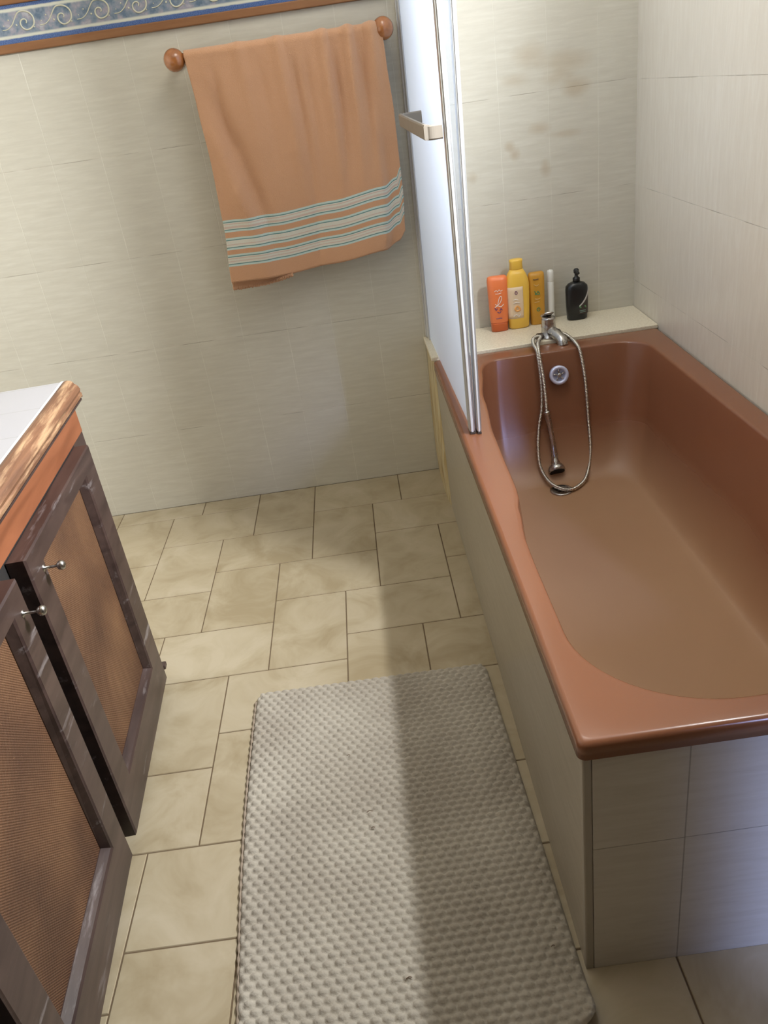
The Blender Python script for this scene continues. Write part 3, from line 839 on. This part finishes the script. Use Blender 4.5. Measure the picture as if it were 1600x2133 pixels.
# ------------------------------------------------------------------ vanity cabinet
def vanity():
    ang = .060
    root = thing('vanity_cabinet', 'dark wooden vanity cabinet with cane door panels and white tiled top', 'cabinet', (-.825, -1.02, 0), ang)
    c = math.cos(ang)
    def y(yw): return (yw+1.02)/c      # world y -> distance along the front (negative towards the camera)
    YE = y(-2.62)
    XB = -.032                          # cabinet body front, doors stand proud of it
    # carcass
    bm = bmesh.new()
    box(bm, -.52, XB-.004, YE, .008, .05, .70)
    box(bm, -.50, XB-.07, YE+.02, -.03, 0, .05)
    link('carcass', bm, m_side, root)
    # face frame: stiles, bottom rail
    bm = bmesh.new()
    box(bm, XB-.004, XB, -.070, .012, .05, .715)
    bev(link('face_frame', bm, m_dark, root), .002)
    bm = bmesh.new(); box(bm, XB-.004, XB, YE, -.055, .05, .10); link('bottom_rail', bm, m_dark, root)
    bm = bmesh.new(); box(bm, XB-.0035, XB-.001, YE, -.056, .10, .701); link('gap_shade_black', bm, m_gapblack, root)  # black sheet, shade of the door gaps put into its colour
    bm = bmesh.new(); box(bm, -.52, XB+.001, YE, .012, .702, .779); bev(link('fascia', bm, m_fascia, root), .002)
    # foot block at the far corner
    bm = bmesh.new(); box(bm, -.075, XB-.002, -.034, .012, 0, .05); box(bm, -.05, -.018, -.008, .014, .035, .048); bev(link('foot', bm, m_dark, root), .003)
    # worktop
    top = boxo('worktop', (-.52, -.036, YE, .010, .781, .818), m_counter, root, .001)
    bm = bmesh.new(); box(bm, -.0405, -.0325, YE, .010, .800, .8192); link('grout_line', bm, m_whitegrout, top)
    # moulded nosing with a rounded, grooved front
    prof = [(-.033, .781), (-.033, .8205), (-.026, .822), (-.019, .8205), (-.014, .816), (-.0125, .812), (-.010, .811), (-.006, .806), (-.0035, .799), (-.0055, .793), (-.0035, .790), (-.004, .784), (-.008, .780)]
    bm = bmesh.new(); rings = []
    n = 7
    for yy in (YE, .002): rings.append([(px, yy, pz) for px, pz in prof])
    loft(bm, rings)
    # chewed, toothed end
    for k in range(7):
        px = -.031+k*.004
        z0 = .8205-k*.0045
        bm2 = box(bm, px, px+.0026, .001, .0055, z0-.012, z0-.003)
    nz = link('nosing', bm, m_nosing, root)
    # thin worn dark bead under the nosing
    bm = bmesh.new(); box(bm, XB-.002, -.006, YE, -.001, .7765, .7805); link('bead', bm, m_dark, root)
    # doors
    def door(y0, y1, zt, knob_y):
        """y0 far edge, y1 near edge (world y)"""
        a, b = y(y0), y(y1)
        d = bpy.data.objects.new('door', None); COL.objects.link(d); d.parent = root
        z0, z1 = .060, zt; sw = .078; rw = .082; far = .088 if y0 > -1.3 else .066
        ia, ib = a-far, b+sw
        iz0, iz1 = .165, z1-.045
        # frame with bevelled inner edge: each side is a mitred prism
        def side(q):
            bm = bmesh.new()
            (A, B, Ci, Di) = q      # outer A-B, inner Ci-Di (corresponding to B, A)
            ch = .010; xf = -.0; xi = -.018
            def pt(o, i, t, x): return (x, lerp(o[0], i[0], t), lerp(o[1], i[1], t))
            rings = []
            for o, i in ((A, Di), (B, Ci)):
                L_ = math.hypot(o[0]-i[0], o[1]-i[1]); t1 = 1-ch/L_*1.4; te = .004/L_
                rings.append([pt(o, i, 0, XB+.001), pt(o, i, 0, xf-.003), pt(o, i, te*1.4, xf), pt(o, i, t1, xf), pt(o, i, t1+(1-t1)*.4, xf-.003), pt(o, i, 1, xi), pt(o, i, 1, XB+.001)])
            loft(bm, rings); bmesh.ops.recalc_face_normals(bm, faces=bm.faces)
            return link('frame_rail', bm, m_dark, d)
        P = [(a, z0), (b, z0), (b, z1), (a, z1)]; Q = [(ia, iz0), (ib, iz0), (ib, iz1), (ia, iz1)]
        for k in range(4): side((P[k], P[(k+1) % 4], Q[(k+1) % 4], Q[k]))
        bm = bmesh.new(); box(bm, XB+.001, -.0195, ib-.001, ia+.001, iz0-.001, iz1+.001)
        link('cane_panel', bm, m_cane, d)
        if knob_y is not None:
            ky = y(knob_y[0]); kz = knob_y[1]
            bm = bmesh.new(); mt = Matrix.Rotation(math.pi/2, 3, 'Y')
            lathe(bm, [(.0062, 0), (.0062, .002), (.0026, .003), (.0022, .022), (.0045, .0235), (.0078, .027), (.0085, .031), (.007, .035), (.003, .037)], 18, (-.001, ky, kz), mt)
            link('knob', bm, m_chrome, d, smooth=True)
        return d
    door(-1.095, -1.575, .700, (-1.52, .652))
    door(-1.622, -2.075, .697, (-1.648, .648))
    door(-2.115, -2.58, .697, None)
vanity()

# ------------------------------------------------------------------ tap and hand shower
def tap():
    root = thing('bath_mixer_tap', 'dulled chrome mixer tap standing on cream ledge at the tub', 'tap', (.372, -.215, .507))
    bm = bmesh.new(); lathe(bm, [(.004, 0), (.029, 0), (.029, .004), (.024, .008), (.0225, .030), (.0235, .034), (.0225, .038), (.021, .056), (.0225, .060), (.020, .066), (.006, .069)], 28); link('body', bm, m_chrome, root, smooth=True)
    # spout towards the tub
    bm = bmesh.new()
    tube(bm, catmull([(.004, -.008, .022), (.014, -.035, .018), (.024, -.064, .006), (.027, -.075, -.012)], 6), lambda i, s: .0175-.02*s, 18); 
    sp_ = link('spout', bm, m_chrome, root, smooth=True)
    bm = bmesh.new(); lathe(bm, [(.010, -.008), (.0145, -.008), (.0155, -.002), (.0155, .004), (.012, .006)], 20, (.027, -.076, -.016)); link('aerator', bm, m_chrome, sp_, smooth=True)
    # flat lever
    bm = bmesh.new(); rings = []
    for t in [k/8 for k in range(9)]:
        p = Vector((-.004+.002*t, .014-.038*t, .066+.016*t)); wv = .0185-.003*t; hh = .007-.003*t
        rings.append([p+Vector((wv*math.cos(a), 0, hh*math.sin(a)+.002)) for a in [2*math.pi*k/16 for k in range(16)]])
    loft(bm, rings); lv = link('lever', bm, m_chrome, root, smooth=True)
    # hose hooks either side
    bm = bmesh.new(); lathe(bm, [(.008, 0), (.0085, .006), (.0085, .016), (.006, .02)], 16, (.018, 0, .016), Matrix.Rotation(math.pi/2+.2, 3, 'Y')); link('hose_outlet', bm, m_chrome, root, smooth=True)
    bm = bmesh.new(); lathe(bm, [(.013, 0), (.014, .008), (.0145, .022), (.010, .026)], 18, (-.016, -.004, .004), Matrix.Rotation(-math.pi/2, 3, 'Y')); link('diverter', bm, flat('dark_metal_knob', (.10, .085, .075), .35, .8), root, smooth=True)
tap()
def shower():
    root = thing('hand_shower', 'chrome hand shower with looped steel hose lying in the brown tub', 'hand shower', (.33, -.45, .14))
    off = Vector((.33, -.45, .14))
    A = [(.405, -.215, .517), (.420, -.225, .513), (.427, -.262, .511), (.429, -.318, .511), (.434, -.352, .492), (.439, -.377, .43), (.442, -.388, .37), (.444, -.398, .290), (.443, -.422, .205), (.430, -.452, .152), (.395, -.515, .132), (.340, -.555, .131), (.296, -.510, .136), (.276, -.455, .168), (.277, -.425, .227), (.288, -.402, .288), (.302, -.388, .345), (.306, -.375, .427), (.304, -.345, .505), (.304, -.30, .517), (.312, -.262, .523), (.330, -.238, .522),
         (.338, -.246, .520), (.326, -.272, .518), (.315, -.310, .516), (.309, -.350, .500), (.311, -.385, .431), (.312, -.402, .373), (.311, -.412, .335)]
    pts = resample(catmull([Vector(p)-off for p in A], 10), .0011)
    bm = bmesh.new(); tube(bm, pts, lambda i, s: .0052+.0009*math.sin(s*2*math.pi/.0044), 10)
    link('hose', bm, m_hose, root, smooth=True)
    Hn = [(.310, -.412, .338), (.313, -.414, .325), (.319, -.420, .280), (.324, -.426, .235), (.325, -.435, .203), (.325, -.446, .176), (.3245, -.456, .158)]
    c = catmull([Vector(p)-off for p in Hn], 8); n = len(c)
    prof = [(0, .0085), (.06, .0105), (.10, .0105), (.13, .0085), (.5, .0078), (.56, .0082), (.60, .0092), (.64, .0088), (.72, .0095), (.85, .0135), (.95, .018), (1, .022)]
    bm = bmesh.new(); tube(bm, c, lambda i, s: interp(i/(n-1), prof), 20); link('handle', bm, m_chrome, root, smooth=True)
    # round head resting against the tub floor
    nrm = Vector((.05, -.55, -.5)).normalized(); q = Vector((0, 0, 1)).rotation_difference(nrm).to_matrix()
    hc = Vector((.324, -.462, .160))-off
    bm = bmesh.new(); lathe(bm, [(.012, -.018), (.0195, -.014), (.0245, -.007), (.0265, 0), (.0265, .006), (.024, .009)], 30, hc, q); hd = link('head', bm, m_chrome, root, smooth=True)
    bm = bmesh.new(); lathe(bm, [(.002, .0085), (.0235, .0085), (.023, .0105), (.002, .0115)], 30, hc, q); link('spray_plate', bm, m_gapblack, hd, smooth=True)
shower()

# ------------------------------------------------------------------ bottles on the ledge
ZL = .5073
def sect(hw, hd, z, n=3.2, seg=40, cx=0):
    out = []
    for k in range(seg):
        a = 2*math.pi*k/seg; c_, s_ = math.cos(a), math.sin(a)
        out.append(Vector((cx+hw*math.copysign(abs(c_)**(2/n), c_), hd*math.copysign(abs(s_)**(2/n), s_), z)))
    return out
def bottle_body(name, secs, m_, parent, n=3.2):
    bm = bmesh.new(); loft(bm, [sect(hw, hd, z, n) for hw, hd, z in secs]); return link(name, bm, m_, parent, smooth=True)
def stroke(bm, pts, y, r=.0006):
    tube(bm, catmull([(x, y, z) for x, z in pts], 4), r, 5)
def ink(name, strokes, y, m_, parent, r=.0006):
    for s_ in strokes:
        bm = bmesh.new(); stroke(bm, s_, y, r); link(name, bm, m_, parent)
# 1 orange bottle standing on its cap
t = thing('shampoo_bottle', 'orange bottle standing on its cap, first on ledge beside the screen', 'bottle', (.243, -.062, ZL), -.06)
bottle_body('cap', [(.024, .015, 0), (.0275, .018, .002), (.028, .0185, .026), (.0285, .019, .028)], m_orangecap, t)
bottle_body('body', [(.0275, .018, .0285), (.0295, .0195, .032), (.031, .021, .08), (.0325, .021, .14), (.033, .0185, .168), (.031, .014, .178), (.026, .008, .181)], m_orange, t)
ink('print', [[(-.012, .135), (-.006, .139), (-.002, .134), (.003, .140), (.008, .135), (.014, .138)], [(-.010, .128), (.0, .127), (.010, .129)]], -.0213, m_inkw, t, .0009)
ink('print', [[(-.004, .092), (.002, .112), (.008, .118), (.010, .110), (.003, .096), (-.006, .090), (-.012, .094)], [(-.014, .084), (-.004, .088), (.006, .084), (.016, .092)]], -.0216, m_inkw, t, .0012)
ink('print', [[(-.014, .082), (-.010, .074), (-.006, .080)], [(.002, .072), (.006, .078), (.010, .072)], [(-.006, .068), (.0, .064), (.006, .069)]], -.0214, m_inkp, t, .0016)
ink('print', [[(-.012, .046), (-.006, .0455), (.0, .0465), (.008, .0455)]], -.0208, m_inkp, t, .0014)
# 2 tall yellow bottle
t = thing('shower_gel_bottle', 'tall yellow bottle with cream label, between orange and ochre bottles', 'bottle', (.309, -.058, ZL), .04)
bottle_body('body', [(.028, .017, 0), (.034, .021, .004), (.037, .023, .05), (.039, .024, .10), (.0395, .024, .145), (.037, .023, .160), (.030, .019, .178), (.021, .015, .193)], m_yellowb, t, 2.8)
bottle_body('cap', [(.0205, .0155, .1935), (.0215, .0165, .195), (.0205, .0155, .214), (.022, .016, .217), (.0215, .0155, .223), (.017, .012, .225)], m_yellowb, t, 2.4)
def wrap_label(name, secs, a0, a1, m_, parent, n, off=.0006, z0=0, z1=1):
    bm = bmesh.new(); rings = []
    def at(z):
        for (h0, d0, q0), (h1, d1, q1) in zip(secs, secs[1:]):
            if q0 <= z <= q1:
                tt = (z-q0)/(q1-q0); return lerp(h0, h1, tt), lerp(d0, d1, tt)
    for k in range(9):
        z = lerp(z0, z1, k/8); hw, hd = at(z); r_ = []
        for i in range(15):
            a = lerp(a0, a1, i/14); c_, s_ = math.cos(a), math.sin(a)
            r_.append(Vector(((hw+off)*math.copysign(abs(c_)**(2/n), c_), (hd+off)*math.copysign(abs(s_)**(2/n), s_), z)))
        rings.append(r_)
    loft(bm, rings, closed=False); o_ = link(name, bm, m_, parent, smooth=True); o_.modifiers.new('s', 'SOLIDIFY').thickness = .0003; return o_
YB = [(.034, .021, .004), (.037, .023, .05), (.039, .024, .10), (.0395, .024, .145)]
lb = wrap_label('label', YB, math.radians(188), math.radians(283), m_cream, t, 2.8, z0=.036, z1=.140)
ink('print', [[(-.012, .126), (-.0135, .120), (-.009, .116), (-.006, .122), (-.010, .127), (-.013, .124)]], -.0252, m_inkp, lb, .0012)
ink('print', [[(-.020, .098), (-.012, .101), (-.004, .097)], [(-.020, .088), (-.010, .090), (.0, .087)], [(-.022, .045), (-.012, .050), (-.004, .043), (.002, .052)]], -.0250, m_inkw, lb, .0013)
ink('print', [[(-.016, .070), (-.008, .078), (.001, .066), (-.010, .062), (-.016, .070)]], -.0250, flat('orange_print', (.85, .42, .12), .5), lb, .003)
# 3 ochre tube
t = thing('lotion_bottle', 'ochre bottle with green print right of the tall yellow bottle', 'bottle', (.375, -.048, ZL), .02)
bottle_body('body', [(.0215, .014, 0), (.0235, .016, .003), (.0245, .017, .06), (.026, .017, .12), (.0265, .015, .158), (.0255, .012, .168), (.021, .008, .172)], m_ochre, t, 3.4)
ink('print', [[(-.014, .152), (-.006, .1505), (.004, .152)]], -.0165, m_inkb, t, .0016)
ink('print', [[(-.010, .114), (-.006, .104), (.0, .112), (.006, .102), (-.010, .103)]], -.0178, m_inkg, t, .0016)
ink('print', [[(-.012, .136), (-.004, .130), (.004, .134)], [(-.010, .088), (.0, .086), (.008, .089)], [(-.012, .076), (.004, .078)]], -.0178, flat('pale_ochre_print', (.72, .50, .20), .5), t, .0011)
ink('print', [[(.0, .058), (-.005, .052), (.0, .046), (.006, .051), (.002, .058), (-.002, .054)]], -.0178, m_inkg, t, .0013)
# 4 slim white tube
t = thing('plastic_tube', 'slim upright white tube between ochre and black bottles', 'tube', (.4235, -.045, ZL))
bm = bmesh.new(); lathe(bm, [(.003, 0), (.0100, 0), (.0104, .004), (.0104, .132), (.0098, .134)], 20); link('body', bm, m_whitep, t, smooth=True)
bm = bmesh.new(); lathe(bm, [(.0104, .1345), (.0109, .136), (.0109, .164), (.0085, .170), (.002, .172)], 20); link('cap', bm, m_whitep, t, smooth=True)
# 5 black pump bottle
t = thing('pump_bottle', 'black bottle with pump top and silver diagonal stripe on ledge', 'bottle', (.506, -.058, ZL), -.05)
BB = [(.026, .017, 0), (.033, .021, .004), (.0355, .023, .05), (.0365, .023, .098), (.035, .022, .110), (.026, .018, .119), (.012, .012, .124)]
bottle_body('body', BB, m_black, t, 2.8)
bm = bmesh.new(); lathe(bm, [(.008, .1235), (.0118, .124), (.0118, .136), (.0075, .139), (.0055, .141), (.0055, .150), (.0085, .152), (.009, .162), (.005, .166)], 20)
pm = link('pump', bm, m_black, t, smooth=True)
bm = bmesh.new(); tube(bm, catmull([(-.001, 0, .158), (.0, -.012, .159), (.002, -.024, .154)], 4), .0045, 10); link('nozzle', bm, m_black, pm, smooth=True)
def slant():
    secs = BB[1:4]
    bm = bmesh.new(); bm2 = bmesh.new()
    lo, hi = [], []
    for i in range(15):
        a = math.radians(lerp(272, 352, i/14)); c_, s_ = math.cos(a), math.sin(a); n = 2.8
        x = .0365*math.copysign(abs(c_)**(2/n), c_); yy = .0236*math.copysign(abs(s_)**(2/n), s_)
        t_ = i/14
        lo.append((x, yy, .020)); hi.append((x, yy, lerp(.046, .094, t_)))
    loft(bm, [lo, hi], closed=False); o_ = link('label', bm, m_maroon, t); o_.modifiers.new('s', 'SOLIDIFY').thickness = .0003
    loft(bm2, [[(a[0]*1.01, a[1]*1.01, a[2]-.001) for a in hi], [(a[0]*1.01, a[1]*1.01, a[2]+lerp(.003, .017, i/14)) for i, a in enumerate(hi)]], closed=False)
    o2 = link('stripe', bm2, m_silver, t); o2.modifiers.new('s', 'SOLIDIFY').thickness = .0003
    ink('print', [[(.004, .042), (.007, .046), (.009, .040)], [(.020, .044), (.023, .047), (.025, .041)]], -.0238, m_inkg, o_, .0016)
    ink('print', [[(.004, .031), (.012, .0315), (.024, .0325)], [(.006, .026), (.014, .0265), (.024, .0275)]], -.0238, m_inkgr, o_, .0011)
slant()
